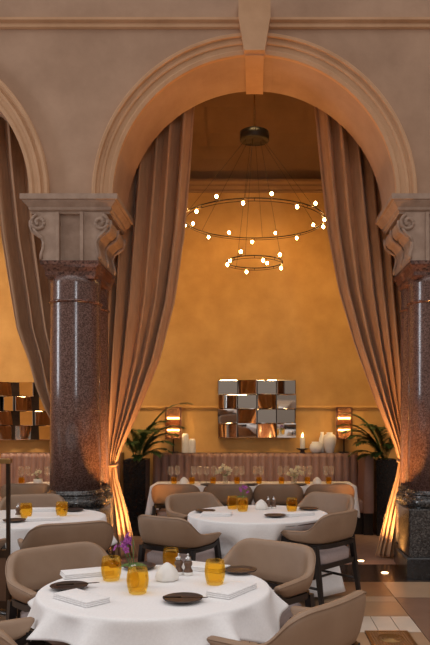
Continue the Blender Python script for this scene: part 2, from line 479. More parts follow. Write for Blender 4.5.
# ------------------------------------------------------------------ chairs
PATH = [(.300, .125, .690, .640, .012), (.304, .05, .694, .606, .013), (.305, -.04, .698, .600, .014), (.303, -.13, .708, .597, .018), (.292, -.185, .745, .595, .024),
        (.262, -.232, .808, .595, .028), (.205, -.262, .838, .595, .030), (.10, -.276, .840, .595, .030), (0, -.28, .840, .595, .030)]
def full_path():
    a = [(x, y, zt, zb, ln) for x, y, zt, zb, ln in PATH]
    b = [(-x, y, zt, zb, ln) for x, y, zt, zb, ln in PATH[-2::-1]]
    return a+b
def normals(pts):
    ns = []
    for i in range(len(pts)):
        p = pts[max(i-1, 0)]; q = pts[min(i+1, len(pts)-1)]
        dx, dy = q[0]-p[0], q[1]-p[1]; l = math.hypot(dx, dy)
        ns.append((-dy/l, dx/l))
    # outward = away from the centre
    out = []
    for (x, y, *_), (nx, ny) in zip(pts, ns):
        out.append((nx, ny) if nx*x+ny*(y+.0) > 0 else (-nx, -ny))
    return out
def make_chair():
    t = thing('dining_chair', '', 'chair')
    P0 = full_path(); P = []
    for i in range(len(P0)-1):
        q = [P0[max(i-1, 0)], P0[i], P0[i+1], P0[min(i+2, len(P0)-1)]]
        for k in range(3):
            u = k/3
            P.append(tuple(.5*(2*b+(c-a)*u+(2*a-5*b+4*c-d)*u*u+(3*b-a-3*c+d)*u**3) for a, b, c, d in zip(*q)))
    P.append(P0[-1])
    Nn = normals(P); th = .048
    bm = bmesh.new(); R = []
    for i, ((x, y, zt, zb, ln), (nx, ny)) in enumerate(zip(P, Nn)):
        end = i in (0, len(P)-1)
        fy = .03 if end else 0
        def v(off, z, dy=0): return bm.verts.new((x+nx*off, y+ny*off+dy, z))
        zm = (zt+zb)/2
        R.append([v(-.012, zb, -fy), v(ln*.5+.004, zm), v(ln, zt-.02, fy), v(ln-.008, zt, fy), v(ln-th+.008, zt, fy), v(ln-th, zt-.02, fy), v(ln*.4-th, zm), v(-.012-th, zb, -fy)])
    for a, b in zip(R, R[1:]):
        for k in range(8): bm.faces.new((a[k], a[(k+1) % 8], b[(k+1) % 8], b[k]))
    bm.faces.new(R[0][::-1]); bm.faces.new(R[-1])
    shell = obj('backrest', bm, 'leather_taupe', t, sub=1)
    # piping along the outer crest
    pts = [(x+nx*(ln-.004), y+ny*(ln-.004)+(.006 if i in (0, len(P)-1) else 0), zt-.0105) for i, ((x, y, zt, zb, ln), (nx, ny)) in enumerate(zip(P, Nn))]
    dense = []
    for i in range(len(pts)-1):
        for k in range(2):
            u = k/2
            p0, p1, p2, p3 = (Vector(pts[max(i-1, 0)]), Vector(pts[i]), Vector(pts[i+1]), Vector(pts[min(i+2, len(pts)-1)]))
            dense.append(.5*((2*p1)+(p2-p0)*u+(2*p0-5*p1+4*p2-p3)*u*u+(3*p1-p0-3*p2+p3)*u**3))
    dense.append(Vector(pts[-1]))
    obj('piping', T(dense, .0035, 6), 'leather_taupe', shell)
    # black rail under the shell
    bm = bmesh.new(); R = []
    for (x, y, zt, zb, ln), (nx, ny) in zip(P, Nn):
        def v(off, z): return bm.verts.new((x+nx*off, y+ny*off, z))
        zt_ = zb+.004
        R.append([v(-.010, zt_-.035), v(-.008, zt_), v(-.055, zt_), v(-.053, zt_-.035)])
    for a, b in zip(R, R[1:]):
        for k in range(4): bm.faces.new((a[k], a[(k+1) % 4], b[(k+1) % 4], b[k]))
    bm.faces.new(R[0][::-1]); bm.faces.new(R[-1])
    # inner seat frame
    box(bm, -.262, .262, .15, .185, .40, .44); box(bm, -.275, .275, -.235, -.20, .40, .44); box(bm, -.285, -.255, -.235, .17, .40, .44); box(bm, .255, .285, -.235, .17, .40, .44)
    obj('frame', bm, 'black_wood', t, smooth=False)
    # seat cushion
    bm = bmesh.new()
    Z = (.425, .445, .515, .535); ins = (.02, 0, 0, .03)
    rings = []
    for z, d in zip(Z, ins):
        ring = []
        for k in range(24):
            a = 2*PI*k/24; ca, sa = math.cos(a), math.sin(a); p = .38
            ring.append(bm.verts.new(((.252-d)*math.copysign(abs(ca)**p, ca), .01+(.245-d)*math.copysign(abs(sa)**p, sa), z)))
        rings.append(ring)
    for a, b in zip(rings, rings[1:]):
        for k in range(24): bm.faces.new((a[k], a[(k+1) % 24], b[(k+1) % 24], b[k]))
    bm.faces.new(rings[0][::-1]); bm.faces.new(rings[-1])
    obj('seat', bm, 'seat_fabric', t)
    for sx in (-1, 1):
        for yt, yb, zt in ((.105, .240, .64), (-.20, -.285, .585)):
            bm = bmesh.new()
            top = Vector((sx*.272, yt, zt)); bot = Vector((sx*.285, yb, 0))
            R = []
            for u, r in ((0, .020), (.5, .018), (1, .012)):
                p = top.lerp(bot, u)
                R.append([bm.verts.new(p+Vector((a*r, b*r, 0))) for a, b in ((-1, -1), (1, -1), (1, 1), (-1, 1))])
            for a, b in zip(R, R[1:]):
                for k in range(4): bm.faces.new((a[k], a[(k+1) % 4], b[(k+1) % 4], b[k]))
            bm.faces.new(R[0][::-1]); bm.faces.new(R[-1])
            obj('leg', bm, 'black_wood', t, smooth=False)
    bm = bmesh.new()
    for s in (-1, 1): tube(bm, [(s*.279, .19, .28), (s*.279, -.245, .26)], .011, 6)
    tube(bm, [(-.279, 0, .27), (.279, 0, .27)], .011, 6)
    obj('stretcher', bm, 'black_wood', t)
    return t
chair0 = make_chair()
used = [0]
SEATS = []
def place_chair(x, y, dx, dy, label, group):
    rz = math.atan2(dy, dx)-PI/2
    SEATS.append((x, y, rz))
    if not used[0]:
        used[0] = 1; chair0.location = (x, y, 0); chair0.rotation_euler = (0, 0, rz); setp(chair0, label, None, group); return chair0
    return dup(chair0, (x, y, 0), rz, label, group)
A = (-.476, 3.415); Bc = (.03, 6.14); D = (-1.85, 5.90)
g = 'upholstered tub chairs'
place_chair(-.96, 3.83, .65, -.76, 'brown tub chair at the far left side of the nearest round table', g)
place_chair(-.035, 3.95, -.6, -.8, 'tub chair with grey inner back at the far right side of the nearest round table', g)
place_chair(.105, 2.985, -.79, .62, 'tub chair with its back to us at the near right of the nearest round table', g)
place_chair(-.87, 2.81, .72, .69, 'tub chair cropped by the bottom left corner at the nearest round table', g)
place_chair(-.565, 5.60, .55, .83, 'tub chair with its back to us at the near left of the middle round table', g).scale = (.92, .95, .98)
place_chair(-.47, 6.72, .62, -.78, 'tub chair at the far left side of the middle round table', g)
place_chair(.57, 6.73, -.66, -.75, 'pale grey tub chair at the far right side of the middle round table', g)
place_chair(.485, 5.75, -.77, .64, 'tub chair on black legs at the near right of the middle round table', g).scale = (.95, .96, .99)
place_chair(-1.39, 5.19, -.45, .89, 'tub chair in front of the round table beside the left column', g)
place_chair(-2.13, 5.12, .2, .98, 'tub chair half hidden behind the glass screen at the left edge', g)
place_chair(-2.05, 6.56, .3, -.95, 'tub chair behind the round table beside the left column', g)
place_chair(-.865, 8.16, .08, 1, 'brown tub chair leftmost in the row along the long banquette table', g).scale = (.9, 1, 1)
place_chair(-.30, 8.17, 0, 1, 'brown tub chair second from left in the row along the long banquette table', g).scale = (.9, 1, 1)
place_chair(.268, 8.17, 0, 1, 'brown tub chair third from left in the row along the long banquette table', g).scale = (.9, 1, 1)
place_chair(.835, 8.16, -.05, 1, 'brown tub chair rightmost in the row along the long banquette table', g).scale = (.9, 1, 1)
place_chair(-2.57, 8.25, 0, 1, 'dark brown tub chair drawn up to the banquette table seen left of the column', g)

# ------------------------------------------------------------------ tables and cloths
def round_table(c, r, label, seed, label_cloth, drop, corner, rot, nf):
    t = thing('round_table', label, 'table', (*c, 0))
    obj('tabletop', L([(r-.02, .705), (r-.008, .71), (r-.008, .735), (r-.012, .738)], 64), 'wood_brown', t)
    obj('pedestal', L([(.09, .03), (.06, .06), (.05, .12), (.05, .66), (.11, .69), (.16, .706)], 24), 'black_wood', t)
    obj('base', L([(.30, 0), (.30, .015), (.26, .028), (.09, .04)], 40), 'black_wood', t)
    rnd = random.Random(seed)
    ph = [rnd.uniform(0, 2*PI) for _ in range(5)]
    bm = bmesh.new(); N = 192; R = []
    def hem(th):
        return drop+corner*sum(math.exp(-(((math.degrees(th)-c_+180) % 360-180)/17)**2) for c_ in rot)
    def wave(th):
        w_ = math.sin(nf*th+ph[0])+.55*math.sin((nf*1.0+5)*th+ph[1])+.45*math.sin((nf-4)*th+ph[2])
        return w_ if w_ > 0 else w_*.5
    prof = [(.02, None), (.25, None), (.45, None), (r-.03, None), (r-.008, None)]
    ctr = bm.verts.new((0, 0, .7425))
    for rr, _ in prof:
        R.append([bm.verts.new((rr*math.cos(2*PI*k/N), rr*math.sin(2*PI*k/N), .7425)) for k in range(N)])
    for s, (dr, dz) in enumerate(((.004, .003), (.008, .010))):
        R.append([bm.verts.new(((r+dr-.004)*math.cos(2*PI*k/N), (r+dr-.004)*math.sin(2*PI*k/N), .7425-dz)) for k in range(N)])
    M_ = 12
    for s in range(1, M_+1):
        u = s/M_
        ring = []; rad = []; zz_ = []; den = []
        for k in range(N):
            th = 2*PI*k/N; h = hem(th)
            w = wave(th)
            a = u**.85*(.038+.05*h)
            rr = r+.006+(.012+.035*u)*u + a*w*.75 + .012*u
            z = .7425-.010-(h-.010)*u + .010*u*w*.5
            # the cloth is pushed in where a chair is drawn up to the table
            def hit(q):
                for (sx_, sy_, sr) in SEATS:
                    ex, ey = c[0]+q*math.cos(th)-sx_, c[1]+q*math.sin(th)-sy_
                    lx, ly = ex*math.cos(-sr)-ey*math.sin(-sr), ex*math.sin(-sr)+ey*math.cos(-sr)
                    if abs(lx) < .335 and -.35 < ly < (.19 if z > .56 else .29): return True
                return False
            if drop > .3 and z < .70:
                r0 = rr
                while rr > .30 and hit(rr): rr -= .01
                rr = r0+(rr-r0)*min(1, (.70-z)/.09)
            den.append(rr-r0 if drop > .3 and z < .70 else 0)
            rad.append(rr-den[-1]); zz_.append(max(z, .01))
        if drop > .3:
            for _ in range(2): den = [sum(den[(k+d) % N] for d in range(-3, 4))/7 for k in range(N)]
            rad = [a_+b_ for a_, b_ in zip(rad, den)]
        for k in range(N):
            th = 2*PI*k/N; t2 = th+.012*u*math.cos(nf*th+ph[0])
            ring.append(bm.verts.new((rad[k]*math.cos(t2), rad[k]*math.sin(t2), zz_[k])))
        R.append(ring)
    for k in range(N): bm.faces.new((ctr, R[0][k], R[0][(k+1) % N]))
    for a, b in zip(R, R[1:]):
        for k in range(N): bm.faces.new((a[k], a[(k+1) % N], b[(k+1) % N], b[k]))
    o = obj('tablecloth', bm, 'linen_white', None, solid=.003)
    o.location = (*c, 0)
    setp(o, label_cloth, 'tablecloth')
    return t
round_table(A, .548, 'round table hidden under the white cloth nearest to us', 1, 'white cloth with a hanging corner on the nearest round table', .100, .10, (200, 338, 78, 272), 13)
round_table(Bc, .60, 'round table under the long white cloth in the middle of the arch', 2, 'long white folded cloth on the round table in the middle of the arch', .70, .015, (40, 130, 220, 310), 17)
round_table(D, .60, 'round table beside the left column under a white cloth', 3, 'white cloth on the round table beside the left column', .20, .06, (-25, 65, 155, 245), 12)

def long_table(x0, x1, y0, y1, label, label_cloth, seed, drop=.27):
    cx, cy = (x0+x1)/2, (y0+y1)/2; hx, hy = (x1-x0)/2, (y1-y0)/2
    t = thing('banquette_table', label, 'table', (cx, cy, 0))
    obj('tabletop', B(-hx+.01, hx-.01, -hy+.01, hy-.01, .705, .737), 'wood_brown', t, smooth=False, bevel=.006)
    for sx in (-1, 1):
        for sy in (-1, 1):
            lx, ly = sx*(hx-.14), sy*(hy-.14)
            obj('leg', B(lx-.025, lx+.025, ly-.025, ly+.025, 0, .706), 'black_wood', t, smooth=False)
    rnd = random.Random(seed); ph = [rnd.uniform(0, 6.28) for _ in range(3)]
    # rounded rectangle outline
    pts = []
    rc = .05
    def arc(cx_, cy_, a0):
        for k in range(9):
            a = a0+PI/2*k/8; pts.append((cx_+rc*math.cos(a), cy_+rc*math.sin(a), math.cos(a), math.sin(a), math.sin(PI*k/8)))
    def line(p, q, n, nx, ny):
        for k in range(1, n): u = k/n; pts.append((p[0]+(q[0]-p[0])*u, p[1]+(q[1]-p[1])*u, nx, ny, 0))
    nl, ns = int(hx*2/.03), int(hy*2/.03)
    arc(hx-rc, hy-rc, 0); line((hx-rc, hy), (-hx+rc, hy), nl, 0, 1)
    arc(-hx+rc, hy-rc, PI/2); line((-hx, hy-rc), (-hx, -hy+rc), ns, -1, 0)
    arc(-hx+rc, -hy+rc, PI); line((-hx+rc, -hy), (hx-rc, -hy), nl, 0, -1)
    arc(hx-rc, -hy+rc, 1.5*PI); line((hx, -hy+rc), (hx, hy-rc), ns, 1, 0)
    N = len(pts); bm = bmesh.new(); R = []
    R.append([bm.verts.new((x, y, .742)) for x, y, *_ in pts])
    R.append([bm.verts.new((x+nx*.006, y+ny*.006, .732)) for x, y, nx, ny, c in pts])
    for s in range(1, 9):
        u = s/8; ring = []
        for i, (x, y, nx, ny, c) in enumerate(pts):
            w = math.sin(i*.42+ph[0])+.5*math.sin(i*.71+ph[1])
            o = .006+.02*u+.016*u*w+c*.06*u
            ring.append(bm.verts.new((x+nx*o, y+ny*o, .732-(drop+.10*c)*u)))
        R.append(ring)
    for a, b in zip(R, R[1:]):
        for k in range(N): bm.faces.new((a[k], a[(k+1) % N], b[(k+1) % N], b[k]))
    bm.faces.new(R[0])
    o = obj('tablecloth', bm, 'linen_white', None, solid=.003)
    o.location = (cx, cy, 0); setp(o, label_cloth, 'tablecloth')
long_table(-1.27, 1.24, 8.62, 9.32, 'long table set along the banquette under a white cloth', 'white cloth on the long table along the banquette', 4)
long_table(-2.93, -1.95, 8.56, 9.28, 'banquette table left of the column under a white cloth', 'white cloth on the banquette table seen left of the column', 5)

# ------------------------------------------------------------------ tableware
ZTOP = .745
TUM = [(.030, .0), (.036, .004), (.043, .03), (.046, .055), (.044, .08), (.039, .105), (.037, .106), (.042, .08), (.0435, .055), (.040, .03), (.030, .012), (.005, .010)]
WINE = [(.033, 0), (.033, .003), (.008, .008), (.0035, .02), (.0035, .09), (.008, .098), (.028, .115), (.038, .14), (.037, .17), (.030, .215), (.029, .215), (.036, .17), (.037, .14), (.027, .118), (.006, .103)]
PLATE = [(.05, 0), (.055, .004), (.085, .012), (.09, .018), (.087, .019), (.075, .012), (.04, .009), (.004, .008)]
proto = {}
def single(kind, name, bm, mat, cat, sub=0):
    o = obj(name, bm, mat, None, sub=sub); o['category'] = cat; proto[kind] = [o, 0]; return o
def put(kind, x, y, label, group=None, z=ZTOP, rz=0, s=1):
    o, n = proto[kind]
    if n == 0:
        proto[kind][1] = 1; r = o; r.location = (x, y, z); r.rotation_euler = (0, 0, rz); r['label'] = label
        if group: r['group'] = group
    else:
        r = dup(o, (x, y, z), rz, label, group)
    s *= {'tumbler': 1.12, 'mill': 1.15, 'dome': 1.08}.get(kind, 1)
    if s != 1: r.scale = (s, s, s)
    return r
single('tumbler', 'amber_tumbler', L(TUM, 32, cap=False), 'amber_glass', 'glass')
single('wine', 'wine_glass', L(WINE, 24, cap=False), 'clear_glass', 'glass')
# plate with a knife lying on it is a separate thing
single('plate', 'dark_plate', L(PLATE, 40), 'stoneware_dark', 'plate')
# folded napkin: layered slab
bm = bmesh.new()
for k in range(3):
    z0 = .007*k
    vs = box(bm, -.112+.002*k, .112-.001*k, -.055+.001*k, .055, z0+.0005, z0+.0068)
single('napkin', 'folded_napkin', bm, 'linen_white', 'napkin')
m_ = proto['napkin'][0].modifiers.new('bev', 'BEVEL'); m_.width = .002; m_.segments = 2
# butter dome
def dome_mod(t, z): return 1+.05*math.cos(7*t)*max(0, min(1, (.08-z)/.08))
single('dome', 'white_dome', L([(.045, 0), (.052, .006), (.054, .02), (.048, .042), (.034, .062), (.016, .076), (.006, .082), (.001, .083)], 56, mod=dome_mod), 'ceramic_white', 'dish')
# knife
bm = bmesh.new()
box(bm, -.10, -.02, -.006, .006, 0, .006)
prism = [(-.02, -.007), (.08, -.008), (.10, .0), (.08, .004), (-.02, .005)]
a = [bm.verts.new((x, y, .0015)) for x, y in prism]; b_ = [bm.verts.new((x, y, .004)) for x, y in prism]
for k in range(5): bm.faces.new((a[k], a[(k+1) % 5], b_[(k+1) % 5], b_[k]))
bm.faces.new(a[::-1]); bm.faces.new(b_)
single('knife', 'table_knife', bm, 'bronze_dark', 'knife')
# mill
def make_mill():
    t = thing('pepper_mill', '', 'mill')
    obj('body', L([(.019, 0), (.021, .004), (.021, .02), (.015, .03), (.014, .038), (.019, .046), (.019, .058), (.014, .064)], 24), 'wood_brown', t)
    obj('crown', L([(.011, .063), (.014, .070), (.013, .078), (.006, .082), (.004, .088), (.006, .092), (.003, .096)], 20), 'steel', t)
    obj('foot', L([(.0205, .0), (.022, .002), (.022, .012), (.0212, .014)], 20), 'ceramic_white', t)
    proto['mill'] = [t, 0]
make_mill()
# small bud vase with blossoms
def blossom(bm, c, r, n, seed, petals=5):
    rnd = random.Random(seed)
    for q in range(n):
        p = Vector(c)+Vector((rnd.uniform(-r, r), rnd.uniform(-r, r), rnd.uniform(-r, r)*.8))
        ax = Vector((rnd.uniform(-1, 1), rnd.uniform(-1.2, .2), rnd.uniform(-.2, 1))).normalized()
        u = ax.cross(Vector((0, 0, 1)) if abs(ax.z) < .9 else Vector((1, 0, 0))).normalized(); v = ax.cross(u)
        s = r*.62
        for k in range(petals):
            a = 2*PI*k/petals
            d = u*math.cos(a)+v*math.sin(a); e = -u*math.sin(a)+v*math.cos(a)
            q0 = bm.verts.new(p); q1 = bm.verts.new(p+d*s*.6+e*s*.36+ax*s*.18); q2 = bm.verts.new(p+d*s+ax*s*.1); q3 = bm.verts.new(p+d*s*.6-e*s*.36+ax*s*.18)
            bm.faces.new((q0, q1, q2, q3))
    return bm
def leaf(bm, p0, d, ln, w, droop, n=6):
    p0 = Vector(p0); d = Vector(d).normalized()
    side = d.cross(Vector((0, 0, 1)))
    side = side.normalized() if side.length > .05 else Vector((1, 0, 0))
    Lr = []; 
    for k in range(n+1):
        u = k/n
        c = p0+d*ln*u+Vector((0, 0, -droop*u*u*ln))
        ww = w*math.sin(PI*min(1, .12+u*.88))
        Lr.append((bm.verts.new(c-side*ww+Vector((0, 0, ww*.25))), bm.verts.new(c), bm.verts.new(c+side*ww+Vector((0, 0, ww*.25)))))
    for a, b in zip(Lr, Lr[1:]):
        bm.faces.new((a[0], a[1], b[1], b[0])); bm.faces.new((a[1], a[2], b[2], b[1]))
def flower_vase(x, y, label, cat, prof, vmat, stems, bmat, br, seed, nleaf=5, leafl=.06, lz=None, bn=4, z=ZTOP):
    t = thing('flower_vase', label, cat, (x, y, z))
    obj('vase', L(prof, 24, cap=False), vmat, t)
    bm = bmesh.new()
    rnd = random.Random(seed)
    hz = prof[-1][1] if False else max(p[1] for p in prof)
    for (fx, fy, fz) in stems:
        tube(bm, [(0, 0, .012), (fx*.15, fy*.15, hz*.9), (fx*.7, fy*.7, hz+(fz-hz)*.6), (fx, fy, fz)], .0022, 5)
    obj('stem', bm, 'leaf_green', t)
    bm = bmesh.new()
    for (fx, fy, fz) in stems:
        blossom(bm, (fx, fy, fz), br, bn, rnd.randint(0, 999))
    obj('blossom', bm, bmat, t, solid=.001)
    bm = bmesh.new()
    for k in range(nleaf):
        a = 2*PI*k/nleaf+rnd.uniform(-.3, .3)
        leaf(bm, (0, 0, lz or hz*.95), (math.cos(a), math.sin(a), .7), leafl, leafl*.22, .5)
    obj('leaf', bm, 'leaf_green', t, solid=.001)
    return t
BUD = [(.022, 0), (.026, .004), (.030, .03), (.024, .06), (.011, .09), (.012, .105), (.010, .105), (.009, .09), (.021, .06), (.026, .03), (.003, .008)]

# table A
ga, gp, gn = 'amber tumblers', 'dark side plates', 'folded white napkins'
put('tumbler', -.72, 3.57, 'amber tumbler left of the purple orchid on the nearest table', ga)
put('tumbler', -.543, 3.30, 'amber tumbler in front of the purple orchid, foremost on the nearest table', ga)
put('tumbler', -.194, 3.485, 'amber tumbler at the right side of the nearest table by a folded napkin', ga)
put('tumbler', -.455, 3.87, 'amber tumbler at the far edge of the nearest table behind the white dome', ga, s=.9)
put('dome', -.44, 3.57, 'white ribbed dome beside the mills on the nearest table')
put('mill', -.395, 3.70, 'left pepper mill of the pair on the nearest table', 'salt and pepper mills')
put('mill', -.345, 3.69, 'right mill of the pair on the nearest table, closest to the amber tumbler', 'salt and pepper mills')
put('plate', -.318, 3.155, 'dark plate with a knife at the front edge of the nearest table', gp)
put('plate', -.075, 3.75, 'empty dark plate at the right rear of the nearest table', gp)
put('plate', -.885, 3.39, 'dark plate at the left edge of the nearest table behind a napkin', gp)
put('plate', -.625, 3.85, 'dark plate at the far rim of the nearest table behind the orchid', gp)
put('knife', -.305, 3.14, 'dark knife lying across the plate at the front of the nearest table', 'table knives', z=ZTOP+.019, rz=-.05)
put('knife', -.845, 3.40, 'dark knife lying across the plate at the left edge of the nearest table', 'table knives', z=ZTOP+.019, rz=.25)
put('napkin', -.775, 3.17, 'folded napkin at the front left of the nearest table', gn, rz=-.72, s=1.15)
put('napkin', -.87, 3.69, 'folded napkin at the rear left of the nearest table', gn, rz=.45)
put('napkin', -.105, 3.32, 'folded napkin at the right of the nearest table beside an amber tumbler', gn, rz=1.05, s=1.15)
put('napkin', -.27, 3.83, 'folded napkin at the rear of the nearest table behind the right mill', gn, rz=-.5)
flower_vase(-.585, 3.43, 'slim bud vase with a purple orchid on the nearest table', 'flowers', BUD, 'ceramic_white', [(-.03, 0, .20), (-.065, .0, .215), (.0, 0, .225)], 'orchid_purple', .034, 5, 7, .085, .09, 4)
# table B
put('tumbler', -.20, 6.70-.28, 'amber tumbler at the rear left of the middle round table', ga)
put('tumbler', -.105, 6.26, 'amber tumbler in front of the purple flower on the middle round table', ga)
put('tumbler', .33, 6.27, 'amber tumbler at the right of the middle round table', ga)
put('dome', .06, 6.40, 'white ribbed dome on the middle round table')
put('mill', .125, 6.46, 'left mill of the pair on the middle round table', 'salt and pepper mills')
put('mill', .175, 6.47, 'right mill of the pair on the middle round table', 'salt and pepper mills')
put('plate', .17, 5.90, 'dark plate at the front of the middle round table', gp)
put('plate', .485, 6.36, 'dark plate at the right rear of the middle round table', gp)
put('plate', -.43, 6.20, 'dark plate at the left edge of the middle round table', gp)
put('napkin', -.32, 6.00, 'folded napkin at the left of the middle round table', gn, rz=-.1)
put('napkin', .37, 6.0, 'folded napkin at the right front of the middle round table', gn, rz=.5)
flower_vase(-.11, 6.42, 'bud vase with a purple bloom on the middle round table', 'flowers', BUD, 'clear_glass', [(0, 0, .19), (.02, .01, .17)], 'orchid_purple', .03, 8, 5, .07, .1, 4)
# table D
put('tumbler', -1.62, 5.97, 'amber tumbler on the table beside the left column, nearest the column', ga)
put('tumbler', -1.885, 5.86, 'amber tumbler beside the dark mill on the table next to the left column', ga)
put('mill', -1.97, 5.92, 'dark mill on the round table beside the left column', 'salt and pepper mills')
put('plate', -1.90, 5.62, 'dark plate at the front of the table beside the left column', gp)
put('plate', -1.60, 6.28, 'dark plate at the rear of the table beside the left column', gp)
put('napkin', -1.86, 6.30, 'folded napkin at the rear of the table beside the left column', gn, rz=.1)
put('napkin', -1.70, 5.72, 'folded napkin at the front of the table beside the left column', gn, rz=.3)
# long table C
YG = 8.98
def cx_at(px, Y): return (px-CX)*Y/F
ordn = ['first', 'second', 'third', 'fourth', 'fifth', 'sixth', 'seventh', 'eighth', 'ninth', 'tenth', 'eleventh', 'twelfth', 'thirteenth', 'fourteenth', 'fifteenth', 'sixteenth']
wines = [170.7, 177, 193.5, 199.6, 206.5, 213.5, 236, 241.8, 255.2, 261, 280, 286.6, 303.5, 310, 325.5, 331.9]
for i, px in enumerate(wines):
    put('wine', cx_at(px, YG+.05), YG+.05+.04*(i % 2), ordn[i]+' wine glass from the left on the long banquette table', 'wine glasses on the long table')
tums = [174, 192, 213, 237, 259, 281.5, 307.5, 328.8]
for i, px in enumerate(tums):
    put('tumbler', cx_at(px, YG-.06), YG-.06, ordn[i]+' amber tumbler from the left on the long banquette table', ga, s=.74)
for i, (px, nm) in enumerate(((184, 'left'), (317, 'right'))):
    put('dome', cx_at(px, YG-.05), YG-.05, 'white dome near the %s end of the long banquette table' % nm)
for i, px in enumerate((207.5, 251, 300, 340)):
    put('plate', cx_at(px, YG-.24), YG-.24, ordn[i]+' dark plate from the left on the long banquette table', gp)
JAR = [(.03, 0), (.034, .004), (.034, .07), (.026, .085), (.028, .095), (.026, .095), (.024, .085), (.031, .07), (.031, .01), (.003, .008)]
flower_vase(cx_at(225.5, YG), YG-.02, 'glass vase of cream roses near the middle of the long banquette table', 'flowers', JAR, 'clear_glass', [(-.03, 0, .20), (.04, -.01, .16), (-.07, .01, .17)], 'petal_cream', .05, 12, 6, .06, .1, 7)
flower_vase(cx_at(294, YG), YG-.02, 'glass vase of cream flowers right of centre on the long banquette table', 'flowers', JAR, 'clear_glass', [(-.03, 0, .15), (.03, -.01, .17), (.0, .01, .12), (.06, 0, .13)], 'petal_cream', .048, 13, 6, .06, .1, 7)
# table E
for i, px in enumerate((21, 27, 47.2, 53)):
    put('wine', cx_at(px, YG), YG+.03*(i % 2), ordn[i]+' wine glass from the left on the banquette table left of the column', 'wine glasses left of the column')
for px, nm in ((21.5, 'left'), (53, 'right')):
    put('tumbler', cx_at(px, YG-.1), YG-.1, nm+' amber tumbler on the banquette table left of the column', ga, s=.74)
flower_vase(cx_at(38, YG-.05), YG-.05, 'small white pot of cream blossoms on the banquette table left of the column', 'flowers', [(.04, 0), (.05, .006), (.058, .035), (.055, .065), (.052, .066), (.054, .035), (.045, .01), (.003, .008)], 'ceramic_white', [(-.01, 0, .13), (.02, 0, .16), (-.04, 0, .12)], 'petal_cream', .03, 14, 6, .06, .06, 6)

# ------------------------------------------------------------------ banquettes
def banquette(x0, x1, label, wing=None):
    t = thing('banquette', label, 'sofa', ((x0+x1)/2, 9.75, 0))
    cx = (x0+x1)/2; h = (x1-x0)/2; yo = 9.75
    obj('base', B(-h, h, 9.62-yo, YR-.003-yo, 0, .30), 'black_wood', t, smooth=False)
    bm = bmesh.new()
    n = max(2, round(2*h/.62)); w = 2*h/n
    for k in range(n):
        box(bm, -h+k*w+.003, -h+(k+1)*w-.003, 9.52-yo, 10.06-yo, .30, .475)
    obj('seat', bm, 'banquette_leather', t, smooth=False, bevel=.03)
    # channelled back
    bm = bmesh.new(); n = round(2*h/.108); w = 2*h/n; S = 8
    zs = [(.475, .0), (.55, 0), (1.02, .04), (1.06, .045), (1.077, .075), (1.080, .115)]
    R = []
    for z, off in zs:
        row = []
        for i in range(n*S+1):
            u = (i % S)/S; bul = math.sin(PI*u)**.5*.055 if i % S else 0
            if z > 1.07: bul *= .4
            row.append(bm.verts.new((-h+w*i/S, 10.03+off-bul-yo, z)))
        R.append(row)
    for a, b in zip(R, R[1:]):
        for i in range(n*S): bm.faces.new((a[i], a[i+1], b[i+1], b[i]))
    obj('backrest', bm, 'banquette_leather', t)
    obj('ledge', B(-h, h, 10.08-yo, YR-.004-yo, .30, 1.079), 'wood_brown', t, smooth=False)
    if wing:
        s = wing
        bm = bmesh.new(); xa = s*h; S = 8; n = 5; d = .56; w = d/n
        bm2 = bmesh.new()
        R = []
        for z, off in ((.30, 0), (.55, 0), (1.0, .02), (1.06, .03), (1.08, .06), (1.08, .10), (1.05, .125), (.30, .125)):
            row = []
            for i in range(n*S+1):
                u = (i % S)/S; bul = math.sin(PI*u)**.55*.022 if i % S else 0
                if off > .05: bul = 0
                row.append(bm.verts.new((xa+s*(off-.0-bul), 9.50+w*i/S-yo, z)))
            R.append(row)
        for a, b in zip(R, R[1:]):
            for i in range(n*S): bm.faces.new((a[i], a[i+1], b[i+1], b[i]))
        bm.faces.new([r[0] for r in R]); bm.faces.new([r[-1] for r in R][::-1])
        obj('wing_base', B(min(xa, xa+s*.125), max(xa, xa+s*.125), 9.56-yo, 10.06-yo, 0, .302), 'black_wood', t, smooth=False)
        obj('side_wing', bm, 'banquette_leather', t)
    return t
banquette(-1.44, 1.47, 'long channel-tufted banquette along the back wall of the central arch', 1)
banquette(-3.6, -1.90, 'channel-tufted banquette against the wall seen left of the column')

